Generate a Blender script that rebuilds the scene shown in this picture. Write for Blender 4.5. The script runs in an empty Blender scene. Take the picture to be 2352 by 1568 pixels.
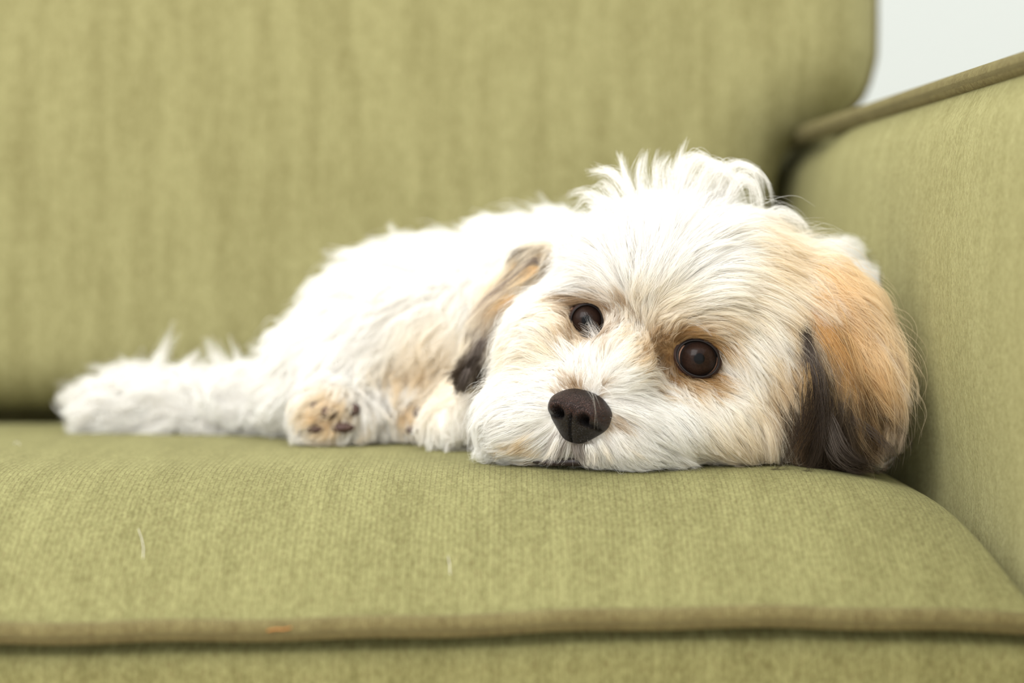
import bpy, bmesh, math, random
import numpy as np
from mathutils import Vector, Matrix, kdtree

C = bpy.context.scene
COL = C.collection
rng = np.random.default_rng(7)
random.seed(7)

# ------------------------------------------------------------------ camera, world, lights, exposure
FPX = 2352 * 85 / 36.0           # focal length in pixels of the 2352 px wide frame
D0 = 0.95                        # distance to the nose
CAMZ = 0.1003
PITCH = math.atan((784 - 500) / FPX)
cam_d = bpy.data.cameras.new('camera'); cam = bpy.data.objects.new('camera', cam_d); COL.objects.link(cam)
cam_d.lens = 85; cam_d.sensor_width = 36; cam_d.clip_start = 0.05
cam.location = (0, -D0, CAMZ)
cam.rotation_euler = (math.pi / 2 - PITCH, 0, 0)
cam_d.dof.use_dof = True; cam_d.dof.focus_distance = D0 + 0.012; cam_d.dof.aperture_fstop = 4.0
C.camera = cam
C.view_settings.view_transform = 'Standard'; C.view_settings.look = 'None'
C.view_settings.gamma = 1.0; C.view_settings.exposure = 1.0
C.view_settings.use_curve_mapping = False
C.cycles.max_bounces = 7; C.cycles.diffuse_bounces = 6; C.cycles.glossy_bounces = 2
C.cycles.transmission_bounces = 4; C.cycles.transparent_max_bounces = 6
C.cycles.caustics_reflective = False; C.cycles.caustics_refractive = False

world = bpy.data.worlds.new('world'); C.world = world; world.use_nodes = True
bg = world.node_tree.nodes['Background']
bg.inputs[0].default_value = (0.97, 0.985, 1.0, 1); bg.inputs[1].default_value = 0.86

def area(name, loc, target, size, size_y, power, col):
    d = bpy.data.lights.new(name, 'AREA'); d.shape = 'RECTANGLE'; d.size = size; d.size_y = size_y
    d.energy = power; d.color = col
    o = bpy.data.objects.new(name, d); COL.objects.link(o); o.location = loc
    o.rotation_euler = (Vector(target) - Vector(loc)).to_track_quat('-Z', 'Y').to_euler()
    return o
area('window_light', (-0.75, -1.4, 1.30), (0.0, 0.05, 0.05), 1.3, 1.3, 22, (1.0, 0.99, 0.98))
area('ceiling_light', (0.35, 0.55, 1.9), (0.0, 0.1, 0.0), 1.1, 1.1, 8, (1.0, 0.99, 0.98))

# ------------------------------------------------------------------ mapping helpers
CP, SP = math.cos(PITCH), math.sin(PITCH)
FW = np.array([0, CP, -SP]); UP = np.array([0, SP, CP]); RT = np.array([1.0, 0, 0])
CAM = np.array([0, -D0, CAMZ])
def P(u, v, w=0.0):
    """measured point: photo column, photo row, distance behind the nose in mm -> metres"""
    d = D0 + w * 0.001
    return CAM + FW * d + RT * ((u - 1176) / FPX * d) + UP * ((784 - v) / FPX * d)
def px(r, w=0.0):
    return r / FPX * (D0 + w * 0.001)
def V3(a):                       # direction right, down, away
    a = np.array(a, float); r = RT * a[0] - UP * a[1] + FW * a[2]
    return r / np.linalg.norm(r)

def srgb(r, g, b):
    f = lambda c: (c / 255 / 12.92) if c / 255 <= 0.04045 else ((c / 255 + 0.055) / 1.055) ** 2.4
    return (f(r), f(g), f(b))

# ------------------------------------------------------------------ object helpers
def mesh_obj(name, verts, faces, mat, parent=None, uv=None, smooth=True, cols=None):
    me = bpy.data.meshes.new(name)
    me.from_pydata([tuple(v) for v in verts], [], [tuple(f) for f in faces])
    me.update()
    if smooth: me.polygons.foreach_set('use_smooth', [True] * len(me.polygons))
    if uv is not None:
        l = me.uv_layers.new(name='UVMap')
        idx = np.zeros(len(me.loops), int); me.loops.foreach_get('vertex_index', idx)
        l.data.foreach_set('uv', np.asarray(uv, float)[idx].ravel())
    if cols is not None:
        a = me.attributes.new('col', 'FLOAT_COLOR', 'POINT')
        c4 = np.ones((len(verts), 4)); c4[:, :3] = cols
        a.data.foreach_set('color', c4.ravel())
    if mat: me.materials.append(mat)
    o = bpy.data.objects.new(name, me); COL.objects.link(o)
    if parent: o.parent = parent
    return o
def empty(name, loc=(0, 0, 0)):
    o = bpy.data.objects.new(name, None); COL.objects.link(o); o.location = loc; return o
def tag(o, label=None, cat=None, group=None, kind=None):
    if label: o['label'] = label
    if cat: o['category'] = cat
    if group: o['group'] = group
    if kind: o['kind'] = kind
    return o
def tube(name, pts, r, mat, parent=None, seg=14, closed=False):
    pts = [np.array(p, float) for p in pts]; n = len(pts)
    vs, fs, uv = [], [], []; L = 0
    for i, p in enumerate(pts):
        a = pts[(i - 1) % n] if (closed or i > 0) else p
        b = pts[(i + 1) % n] if (closed or i < n - 1) else p
        t = (b - a) / np.linalg.norm(b - a)
        up = np.array([0, 0, 1.0]) if abs(t[2]) < .9 else np.array([0, 1.0, 0])
        s = np.cross(t, up); s /= np.linalg.norm(s); q = np.cross(s, t)
        rr = r[i] if hasattr(r, '__len__') else r
        if i: L += np.linalg.norm(p - pts[i - 1])
        for k in range(seg):
            an = 2 * math.pi * k / seg
            vs.append(p + rr * (math.cos(an) * s + math.sin(an) * q)); uv.append((L, rr * an))
    m = n if closed else n - 1
    for i in range(m):
        for k in range(seg):
            a = i * seg + k; b = i * seg + (k + 1) % seg; j = (i + 1) % n
            fs.append((a, b, j * seg + (k + 1) % seg, j * seg + k))
    if not closed:
        fs.append(tuple(range(seg))[::-1]); fs.append(tuple((n - 1) * seg + k for k in range(seg)))
    return mesh_obj(name, vs, fs, mat, parent, uv=uv)
def box_obj(name, lo, hi, mat, parent=None, bevel=0.0):
    bm = bmesh.new(); bmesh.ops.create_cube(bm, size=1)
    for v in bm.verts: v.co = Vector([lo[i] + (v.co[i] + .5) * (hi[i] - lo[i]) for i in range(3)])
    if bevel: bmesh.ops.bevel(bm, geom=bm.edges[:], offset=bevel, segments=3, affect='EDGES')
    me = bpy.data.meshes.new(name); bm.to_mesh(me); bm.free(); me.materials.append(mat)
    uvl = me.uv_layers.new(name='UVMap')
    for p in me.polygons:
        for li in p.loop_indices:
            co = me.vertices[me.loops[li].vertex_index].co
            n = p.normal
            uvl.data[li].uv = (co.x, co.z) if abs(n.y) > .6 else ((co.y, co.z) if abs(n.x) > .6 else (co.x, co.y))
    o = bpy.data.objects.new(name, me); COL.objects.link(o)
    if parent: o.parent = parent
    return o

# ------------------------------------------------------------------ materials
def newmat(name):
    m = bpy.data.materials.new(name); m.use_nodes = True
    nt = m.node_tree; b = nt.nodes['Principled BSDF']; return m, nt, b
class NT:
    def __init__(s, nt): s.nt = nt
    def n(s, t, **k):
        x = s.nt.nodes.new(t)
        for a, b in k.items(): setattr(x, a, b)
        return x
    def l(s, a, b): s.nt.links.new(a, b)
    def math(s, op, a, b=None, c=None):
        x = s.n('ShaderNodeMath', operation=op)
        for i, v in enumerate((a, b, c)):
            if v is None: continue
            if isinstance(v, (int, float)): x.inputs[i].default_value = v
            else: s.l(v, x.inputs[i])
        return x.outputs[0]
    def mix(s, f, a, b):
        x = s.n('ShaderNodeMix', data_type='RGBA')
        for i, v in ((0, f), (6, a), (7, b)):
            if isinstance(v, (int, float)): x.inputs[i].default_value = v
            elif isinstance(v, tuple): x.inputs[i].default_value = (*v[:3], 1)
            else: s.l(v, x.inputs[i])
        return x.outputs[2]
    def ramp(s, f, lo, hi):
        x = s.n('ShaderNodeMapRange'); s.l(f, x.inputs[0])
        x.inputs[1].default_value = lo; x.inputs[2].default_value = hi
        x.interpolation_type = 'SMOOTHSTEP'; return x.outputs[0]

def fabric(name, rib=0.0021, cA=(133, 130, 85), cB=(94, 90, 52), groove=0.8, streak=1.25, bump=0.5):
    m, nt, b = newmat(name); g = NT(nt)
    uv = g.n('ShaderNodeUVMap'); uv.uv_map = 'UVMap'
    sep = g.n('ShaderNodeSeparateXYZ'); g.l(uv.outputs[0], sep.inputs[0]); U, W = sep.outputs[0], sep.outputs[1]
    def noise(su, sv, detail=2, off=0.0, rough=.5):
        cb = g.n('ShaderNodeCombineXYZ'); g.l(g.math('MULTIPLY', U, su), cb.inputs[0])
        g.l(g.math('MULTIPLY', W, sv), cb.inputs[1]); cb.inputs[2].default_value = off
        n = g.n('ShaderNodeTexNoise'); n.inputs['Scale'].default_value = 1
        n.inputs['Detail'].default_value = detail; n.inputs['Roughness'].default_value = rough
        g.l(cb.outputs[0], n.inputs[0]); return n.outputs[0]
    big = g.ramp(noise(95, 30 if streak <= 1 else 13, 4, 1.3, .65), .3, .7)
    mid = g.ramp(noise(420, 150, 3, 4.1, .6), .3, .7)
    fine = g.ramp(noise(900, 480, 2, 7.7, .6), .36, .64)
    wob = noise(260, 260, 1, 9.1)
    f = g.math('ADD', g.math('MULTIPLY', big, .26 * streak), g.math('ADD', g.math('MULTIPLY', mid, .34), g.math('MULTIPLY', fine, .42)))
    colr = g.mix(f, srgb(*cB), srgb(*cA))
    # ribs: dark broken grooves between the wales
    ph = g.math('ADD', g.math('MULTIPLY', U, 1 / rib), g.math('MULTIPLY', wob, .35))
    tri = g.math('ABSOLUTE', g.math('SUBTRACT', g.math('FRACT', ph), .5))        # 0.5 in the groove
    gm = g.ramp(tri, .33, .5)
    fleck = g.ramp(noise(620, 330, 3, 12.4, .7), .54, .74)
    colr = g.mix(g.math('MULTIPLY', fleck, .42), colr, srgb(92, 76, 44))
    dash = g.ramp(noise(500, 1000, 2, 2.2, .6), .42, .62)
    gd = g.math('MULTIPLY', gm, dash)
    colr = g.mix(g.math('MULTIPLY', gd, groove), colr, srgb(82, 68, 40))
    g.l(colr, b.inputs['Base Color'])
    b.inputs['Roughness'].default_value = .9; b.inputs['Specular IOR Level'].default_value = .15
    b.inputs['Sheen Weight'].default_value = .25; b.inputs['Sheen Roughness'].default_value = .5
    b.inputs['Sheen Tint'].default_value = (*srgb(190, 186, 140), 1)
    h = g.math('ADD', g.math('MULTIPLY', g.math('SUBTRACT', 1.0, gm), .6), g.math('MULTIPLY', fine, .5))
    bp = g.n('ShaderNodeBump'); bp.inputs['Strength'].default_value = bump; bp.inputs['Distance'].default_value = .0006
    g.l(h, bp.inputs['Height']); g.l(bp.outputs[0], b.inputs['Normal'])
    return m
M_seat = fabric('fabric_seat')
M_back = fabric('fabric_back', cA=(141, 136, 93), cB=(111, 105, 65), groove=.35, streak=2.0)
M_arm = fabric('fabric_arm', cA=(151, 147, 102), cB=(120, 115, 72), groove=.5, streak=1.2)
M_pipe = fabric('fabric_piping', rib=0.0013, cA=(118, 109, 70), cB=(84, 72, 42), groove=.8, bump=.8)

def plain(name, col, rough=.6, noise_amt=.06, scale=8):
    m, nt, b = newmat(name); g = NT(nt)
    n = g.n('ShaderNodeTexNoise'); n.inputs['Scale'].default_value = scale; n.inputs['Detail'].default_value = 3
    tc = g.n('ShaderNodeTexCoord'); g.l(tc.outputs['Object'], n.inputs[0])
    d = tuple(c * (1 - noise_amt) for c in srgb(*col))
    g.l(g.mix(n.outputs[0], d, srgb(*col)), b.inputs['Base Color']); b.inputs['Roughness'].default_value = rough
    return m
M_wall = plain('wall_paint', (184, 189, 185), .9, .01)
M_floor = plain('floor_wood', (214, 200, 178), .5, .2, 20)
M_wood = plain('foot_wood', (92, 60, 38), .4, .3, 40)

def fur_mat(name, trans=0.3, spec=.10):
    m, nt, b = newmat(name); g = NT(nt)
    at = g.n('ShaderNodeAttribute'); at.attribute_name = 'col'
    b.inputs['Roughness'].default_value = .45; b.inputs['Specular IOR Level'].default_value = spec
    g.l(at.outputs['Color'], b.inputs['Base Color'])
    tr = g.n('ShaderNodeBsdfTranslucent'); g.l(at.outputs['Color'], tr.inputs[0])
    mx = g.n('ShaderNodeMixShader'); mx.inputs[0].default_value = trans
    g.l(b.outputs[0], mx.inputs[1]); g.l(tr.outputs[0], mx.inputs[2])
    g.l(mx.outputs[0], nt.nodes['Material Output'].inputs[0]); return m
M_fur = fur_mat('fur', .5)
M_skin = fur_mat('skin', .0, .1)

# ------------------------------------------------------------------ room
def struct(o): o['kind'] = 'structure'; return o
struct(box_obj('wall_back', (-3, 1.75, -.45), (3, 1.85, 2.3), M_wall))
struct(box_obj('floor', (-3, -2.6, -.5), (3, 1.75, -.45), M_floor))
bb = struct(box_obj('baseboard_back', (-3, 1.73, -.45), (3, 1.75, -.35), M_wall, bevel=.004))

# ------------------------------------------------------------------ seat cushion
YF = -0.10
def sstep(a, b, x): t = np.clip((x - a) / (b - a), 0, 1); return t * t * (3 - 2 * t)
def zpipe(x): return -0.0445 + 0.0045 * np.exp(-((x - .09) / .11) ** 2) - .0015 * sstep(0, -.25, x)
def seat_z(x, y):
    x = np.asarray(x, float); y = np.asarray(y, float)
    t = np.clip((y - YF) / .125, 0, 1); gg = 1 - (1 - t) ** 2.1
    drop = .030 * (np.clip(x - .105, 0, 1) / .10) ** 2
    edge = .02 * sstep(.01, 0, xedge(y) - x)
    top = 0.0 - drop - edge - .004 * sstep(.08, .3, y) + .0
    return zpipe(x) + (top - zpipe(x)) * gg
def xedge(y): return .1958 - .15 * (np.asarray(y, float) + .1)
def build_seat():
    ys = list(YF + (np.linspace(0, 1, 70) ** 1.3) * (.27 - YF)); ys.append(.275)
    box = [(.0060, -.003), (.0120, -.0052), (.0125, -.0072), (.0010, -.0098), (.002, -.018), (.0005, -.035), (.0005, -.05), (.002, -.075), (.005, -.095), (.010, -.105)]
    ss = np.unique(np.concatenate([np.linspace(0, .75, 40), np.linspace(.75, 1, 90)]))
    verts, uv, rows = [], [], []
    def row(fn):
        r = []
        for s in ss:
            p, w = fn(s); r.append(len(verts)); verts.append(p); uv.append((p[0], w))
        rows.append(r)
    X = lambda s, y: -.62 + s * (float(xedge(y)) + .62)
    row(lambda s: ((X(s, .275), .275, -.15), .5)); 
    for y in reversed(ys):
        row(lambda s: ((X(s, y), y, float(seat_z(X(s, y), y))), y * (1.0 if y > .0 else 1.15)))
    for dy, dz in box:
        row(lambda s: ((X(s, YF), YF + dy + .001, float(zpipe(X(s, YF))) + dz), YF * 1.15 + dz))
    faces = []
    n = len(rows)
    for i in range(n):
        a, b = rows[i], rows[(i + 1) % n]
        for k in range(len(ss) - 1): faces.append((a[k], b[k], b[k + 1], a[k + 1]))
    faces.append([r[0] for r in rows]); faces.append([r[-1] for r in rows][::-1])
    o = mesh_obj('seat_cushion', verts, faces, M_seat, uv=uv)
    tag(o, 'large olive green ribbed seat cushion the white puppy lies on', 'cushion')
    xs = np.linspace(-.62, float(xedge(YF)), 120)
    tube('piping', [(x, YF - .0015 + .0006 * math.sin(x * 47), float(zpipe(x)) - .0005 + .0004 * math.sin(x * 90)) for x in xs], .0040, M_pipe, o)
    return o
build_seat()

# ------------------------------------------------------------------ back cushion
def build_back():
    zk = [-.002, .02, .115, .134, .1435, .1490, .1560, .166, .185, .23, .40, .425, .435]
    xk = [.115, .134, .137, .142, .152, .163, .176, .1850, .1905, .1915, .188, .175, .14]
    zs = np.unique(np.concatenate([np.linspace(-.002, .10, 20), np.linspace(.1, .2, 50), np.linspace(.2, .435, 30)]))
    xr = np.interp(zs, zk, xk)
    for _ in range(5): xr[1:-1] = .5 * xr[1:-1] + .25 * (xr[:-2] + xr[2:])
    outl = np.stack([xr, zs], 1)
    yc = lambda z: .308 + .14 * z
    T = .052; R = .05
    vf, uvf = [], []; ss = np.unique(np.concatenate([np.linspace(0, .85, 60), 1 - (np.linspace(0, 1, 50) ** 2) * .15]))
    nS = len(ss)
    for side in (-1, 1):
        for j, z in enumerate(zs):
            for s in ss:
                x = -.62 + s * (xr[j] + .62)
                d = np.min(np.hypot(outl[:, 0] - x, outl[:, 1] - z)) if s > .8 else 1
                d = min(d, (z + .002) * 1.3, .435 - z, x + .62)
                e = min(max(d, 0) / R, 1)
                q = math.sqrt(max(0, 1 - (1 - e) ** 2.3))
                wav = .0012 * math.sin(x * 31 + z * 17) * e
                vf.append((x, yc(z) + side * (T * q + wav), z)); uvf.append((x, z))
    nz = len(zs); off = nz * nS; fs = []
    for j in range(nz - 1):
        for k in range(nS - 1):
            a = j * nS + k
            fs.append((a, a + 1, a + 1 + nS, a + nS)); b = a + off
            fs.append((b, b + nS, b + 1 + nS, b + 1))
    o = mesh_obj('back_cushion', vf, fs, M_back, uv=uvf)
    bm = bmesh.new(); bm.from_mesh(o.data); bmesh.ops.remove_doubles(bm, verts=bm.verts, dist=.00005); bm.to_mesh(o.data); bm.free()
    tag(o, 'tall olive green back cushion standing behind the white puppy', 'cushion')
    pp = [(xr[j] + .0005, yc(z), z) for j, z in enumerate(zs) if z > .152]
    tube('piping', pp, .0026, M_pipe, o)
build_back()

# ------------------------------------------------------------------ sofa frame with arm
sofa = empty('sofa', (0, .1, -.45)); sofa['label'] = 'olive green upholstered sofa frame with piped arm at the right'; sofa['category'] = 'sofa'
def arm_x(y): return .145 + .128 * (.30 - y) + .0
def arm_top(y): return .142 + .045 * (.30 - y)
def build_arm():
    # cross-section loops at stations along the arm, from the back to the rounded front
    vs, fs, uv = [], [], []
    ys = np.linspace(.44, -.24, 70); sec = 44
    for y in ys:
        x0, zt = arm_x(y), arm_top(y)
        hh = []
        for k in range(26):                                  # inner face upward
            t = k / 25; z = -.30 + t * (zt + .30)
            bul = .0075 * math.sin(math.pi * min(1, max(0, z / zt))) ** .8 if z > 0 else 0
            edge = .006 * max(0, 1 - (zt - z) / .02) ** 2 if zt - z < .02 else 0
            sink = .014 * max(0, (y - .17) / .13) ** 2 if y > .17 else 0
            hh.append((x0 - bul + edge + min(sink, .01), z))
        for k in range(1, 7):
            t = k / 6; hh.append((x0 + .006 + .15 * t, zt - .004 * t + .006 * math.sin(math.pi * t)))
        for k in range(1, 7):
            t = k / 6; hh.append((x0 + .156, zt - .004 - t * (zt + .296)))
        L = 0
        for i, (x, z) in enumerate(hh):
            vs.append((x, y, z)); uv.append((y, z if i < 26 else zt + .01 * i))
        n = len(hh)
    for j in range(len(ys) - 1):
        for k in range(n):
            a, b = j * n + k, j * n + (k + 1) % n
            fs.append((a, b, b + n, a + n))
    fs.append(tuple(range(n))[::-1]); fs.append(tuple((len(ys) - 1) * n + k for k in range(n)))
    M = Matrix.Translation((0, -.1, .45))
    vs = [np.array(v) + (0, -.1, .45) for v in vs]
    o = mesh_obj('armrest', vs, fs, M_arm, sofa, uv=uv)
    pts = [np.array((arm_x(y) + .006, y, arm_top(y) + .0012)) + (0, -.1, .45) for y in ys]
    tube('piping', pts, .0048, M_pipe, o)
build_arm()
def sb(name, lo, hi, mat, bevel=.01):
    f = lambda p: (p[0], p[1] - .1, p[2] + .45)
    return box_obj(name, f(lo), f(hi), mat, sofa, bevel)
sb('seat_base', (-.62, -.085, -.33), (.135, .46, -.156), M_back)
sb('backrest_frame', (-.62, .46, -.33), (.13, .60, .34), M_back, .03)
for x, y in ((-.58, -.05), (-.58, .5), (.10, -.05), (.22, .5)):
    sb('foot', (x - .025, y - .025, -.45), (x + .025, y + .025, -.33), M_wood, .004)

# ------------------------------------------------------------------ the puppy: body volume
# (label, u, v, w_mm, ru px, rv px, rw mm, roll deg)
E = []
def ell(lab, u, v, w, ru, rv, rw, roll=0, k=.010):
    c = P(u, v, w); a = math.radians(roll)      # positive roll turns the long axis clockwise in the picture
    ax = RT * math.cos(a) - UP * math.sin(a); az = RT * math.sin(a) + UP * math.cos(a)
    E.append((lab, c, np.stack([ax, FW, az]), np.array([px(ru, w), rw * .001, px(rv, w)]), k))
def chain(lab, pts, n=6, k=.008):
    for i in range(len(pts) - 1):
        for j in range(n if i == len(pts) - 2 else n):
            t = j / n; q = [pts[i][m] * (1 - t) + pts[i + 1][m] * t for m in range(len(pts[0]))]
            ell(lab, *q[:3], q[3], q[3] * .95, px(q[3], q[2]) * 1000, k=k)
# head
ell('head', 1560, 690, 66, 270, 225, 46, 12)
ell('head', 1490, 640, 48, 170, 120, 26, 18)
ell('head', 1410, 850, 22, 78, 90, 24, 18)
ell('head', 1355, 935, 18, 112, 92, 15, 10)
ell('head', 1240, 945, 34, 125, 92, 24, -20)
ell('head', 1450, 965, 26, 130, 80, 22, 15)
ell('head', 1600, 950, 48, 180, 98, 33, 12)
ell('head', 1720, 800, 64, 105, 200, 38, 0)
ell('head', 1265, 800, 62, 102, 138, 36, 20)
ell('head', 1400, 1015, 26, 140, 42, 20, 4)
# body
ell('body', 1500, 790, 125, 330, 235, 52)
ell('body', 1790, 820, 140, 190, 200, 45)
ell('body', 1240, 740, 170, 280, 200, 60)
ell('body', 1895, 700, 128, 85, 78, 26)
ell('body', 1010, 775, 190, 275, 178, 62)
ell('body', 830, 838, 190, 172, 142, 58)
ell('body', 730, 905, 188, 125, 88, 45)
# right-hand forepaw showing under the ear, left foreleg under the cheek
chain('body', [(1850, 1010, 90, 60), (1930, 1040, 72, 40), (1985, 1052, 66, 26)], 5)
chain('body', [(1130, 930, 110, 70), (1060, 960, 100, 42), (1030, 975, 95, 34)], 5)
# hind legs
chain('leg', [(760, 860, 160, 90), (860, 880, 150, 75), (880, 950, 142, 44), (800, 955, 128, 44), (735, 958, 120, 42)], 6)
chain('leg', [(1000, 880, 160, 80), (1000, 940, 140, 42), (960, 962, 128, 36)], 5)
# tail
chain('tail', [(620, 920, 195, 58), (480, 932, 205, 44), (330, 925, 212, 48), (215, 950, 214, 24)], 7)
# right-hand ear: a hanging flap
ell('ear', 1830, 660, 56, 70, 75, 9, 30, k=.006)
ell('ear', 1905, 745, 46, 88, 120, 7.5, -24, k=.006)
ell('ear', 1935, 860, 38, 92, 115, 7, -8, k=.006)
ell('ear', 1895, 965, 36, 66, 82, 6, 16, k=.006)
# left-hand ear, lying back along the cheek
ell('lear', 1240, 615, 84, 42, 60, 7, 40, k=.005)
ell('lear', 1170, 690, 88, 36, 80, 6, 45, k=.005)
ell('lear', 1110, 790, 84, 26, 80, 5.5, 25, k=.005)
ell('lear', 1078, 852, 80, 16, 30, 5, 25, k=.005)

EYES = [dict(c=P(1601, 822, 28.5), R=.0090, a=.0084, b=.0069, roll=24, fwd=V3((.02, .02, -1))),
        dict(c=P(1347, 735, 39), R=.0086, a=.0062, b=.0063, roll=14, fwd=V3((-.02, .02, -1)))]
NOSE = P(1331, 952, 3.5)

LABS = ['head', 'body', 'leg', 'tail', 'ear', 'lear']
def sdf_eval(p, which=None):
    """smooth union of the ellipsoids at points p (n,3)"""
    out = np.full(len(p), 1.0); best = np.full(len(p), 1e3); lab = np.zeros(len(p), np.int8)
    for L, c, A, r, k in E:
        m = np.nonzero(np.all(np.abs(p - c) < r.max() + .03, axis=1))[0]
        if len(m) == 0: continue
        q = (p[m] - c) @ A.T
        k0 = np.linalg.norm(q / r, axis=1); k1 = np.linalg.norm(q / (r * r), axis=1) + 1e-9
        d = k0 * (k0 - 1) / k1
        o = out[m]; h = np.clip(.5 + .5 * (o - d) / k, 0, 1)
        out[m] = o * (1 - h) + d * h - k * h * (1 - h)
        b = d < best[m]; best[m[b]] = d[b]; lab[m[b]] = LABS.index(L)
    for e in EYES:                                             # eye sockets
        d = np.linalg.norm(p - e['c'], axis=1)
        out = np.maximum(out, (e['R'] - .0008) - d)
    out = np.maximum(out, .0092 - np.linalg.norm((p - NOSE), axis=1))
    out = np.maximum(out, (seat_z(p[:, 0], p[:, 1]) + .0006) - p[:, 2])
    out = np.maximum(out, p[:, 0] - (arm_x(p[:, 1]) - .0085))
    return out, lab
H = .0025
lo = np.array([P(80, 900, 260)[0] - .01, -.03, -.012]); hi = np.array([.205, .262, .155])
dims = np.ceil((hi - lo) / H).astype(int) + 1
gx, gy, gz = [lo[i] + H * np.arange(dims[i]) for i in range(3)]
G = np.stack(np.meshgrid(gx, gy, gz, indexing='ij'), -1).reshape(-1, 3)
S = sdf_eval(G)[0].reshape(dims); del G
GR = np.stack(np.gradient(S, H), -1)
def tri(F, p):
    f = np.clip((p - lo) / H, 0, np.array(dims) - 1.001); i = f.astype(int); t = f - i
    out = 0
    for a in (0, 1):
        for b in (0, 1):
            for c in (0, 1):
                wgt = (t[:, 0] if a else 1 - t[:, 0]) * (t[:, 1] if b else 1 - t[:, 1]) * (t[:, 2] if c else 1 - t[:, 2])
                v = F[i[:, 0] + a, i[:, 1] + b, i[:, 2] + c]
                out = out + (v * wgt[:, None] if v.ndim == 2 else v * wgt)
    return out
def nrm(v): return v / (np.linalg.norm(v, axis=-1, keepdims=True) + 1e-12)

def surface_nets(S):
    ins = S < 0; nx, ny, nz = S.shape
    cnt = np.zeros((nx - 1, ny - 1, nz - 1), int)
    for a in (0, 1):
        for b in (0, 1):
            for c in (0, 1): cnt += ins[a:nx - 1 + a, b:ny - 1 + b, c:nz - 1 + c]
    act = (cnt > 0) & (cnt < 8); idx = -np.ones(act.shape, int); cells = np.argwhere(act); idx[act] = np.arange(len(cells))
    acc = np.zeros((len(cells), 3)); num = np.zeros(len(cells))
    corners = [(a, b, c) for a in (0, 1) for b in (0, 1) for c in (0, 1)]
    for i, p in enumerate(corners):
        for q in corners[i + 1:]:
            if sum(abs(p[k] - q[k]) for k in range(3)) != 1: continue
            sp = S[cells[:, 0] + p[0], cells[:, 1] + p[1], cells[:, 2] + p[2]]
            sq = S[cells[:, 0] + q[0], cells[:, 1] + q[1], cells[:, 2] + q[2]]
            m = (sp < 0) != (sq < 0); t = np.where(m, sp / (sp - sq + 1e-20), 0)
            acc += np.where(m[:, None], np.array(p) + t[:, None] * (np.array(q) - np.array(p)), 0); num += m
    V = lo + H * (cells + acc / num[:, None]); F = []
    for ax in range(3):
        o1, o2 = [(1, 2), (2, 0), (0, 1)][ax]
        A = [slice(None)] * 3; B = [slice(None)] * 3; A[ax] = slice(0, -1); B[ax] = slice(1, None)
        s0, s1 = ins[tuple(A)], ins[tuple(B)]
        for flip, mm in ((False, s0 & ~s1), (True, ~s0 & s1)):
            e = np.argwhere(mm)
            e = e[(e[:, o1] > 0) & (e[:, o2] > 0) & (e[:, o1] < S.shape[o1] - 1) & (e[:, o2] < S.shape[o2] - 1)]
            def cid(d1, d2):
                c = e.copy(); c[:, o1] -= d1; c[:, o2] -= d2; return idx[c[:, 0], c[:, 1], c[:, 2]]
            q = np.stack([cid(1, 1), cid(0, 1), cid(0, 0), cid(1, 0)], 1)
            if flip: q = q[:, ::-1]
            F.append(q)
    return V, np.concatenate(F)
BV, BF = surface_nets(S)
for _ in range(2):
    BV = BV - tri(S, BV)[:, None] * nrm(tri(GR, BV))

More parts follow.
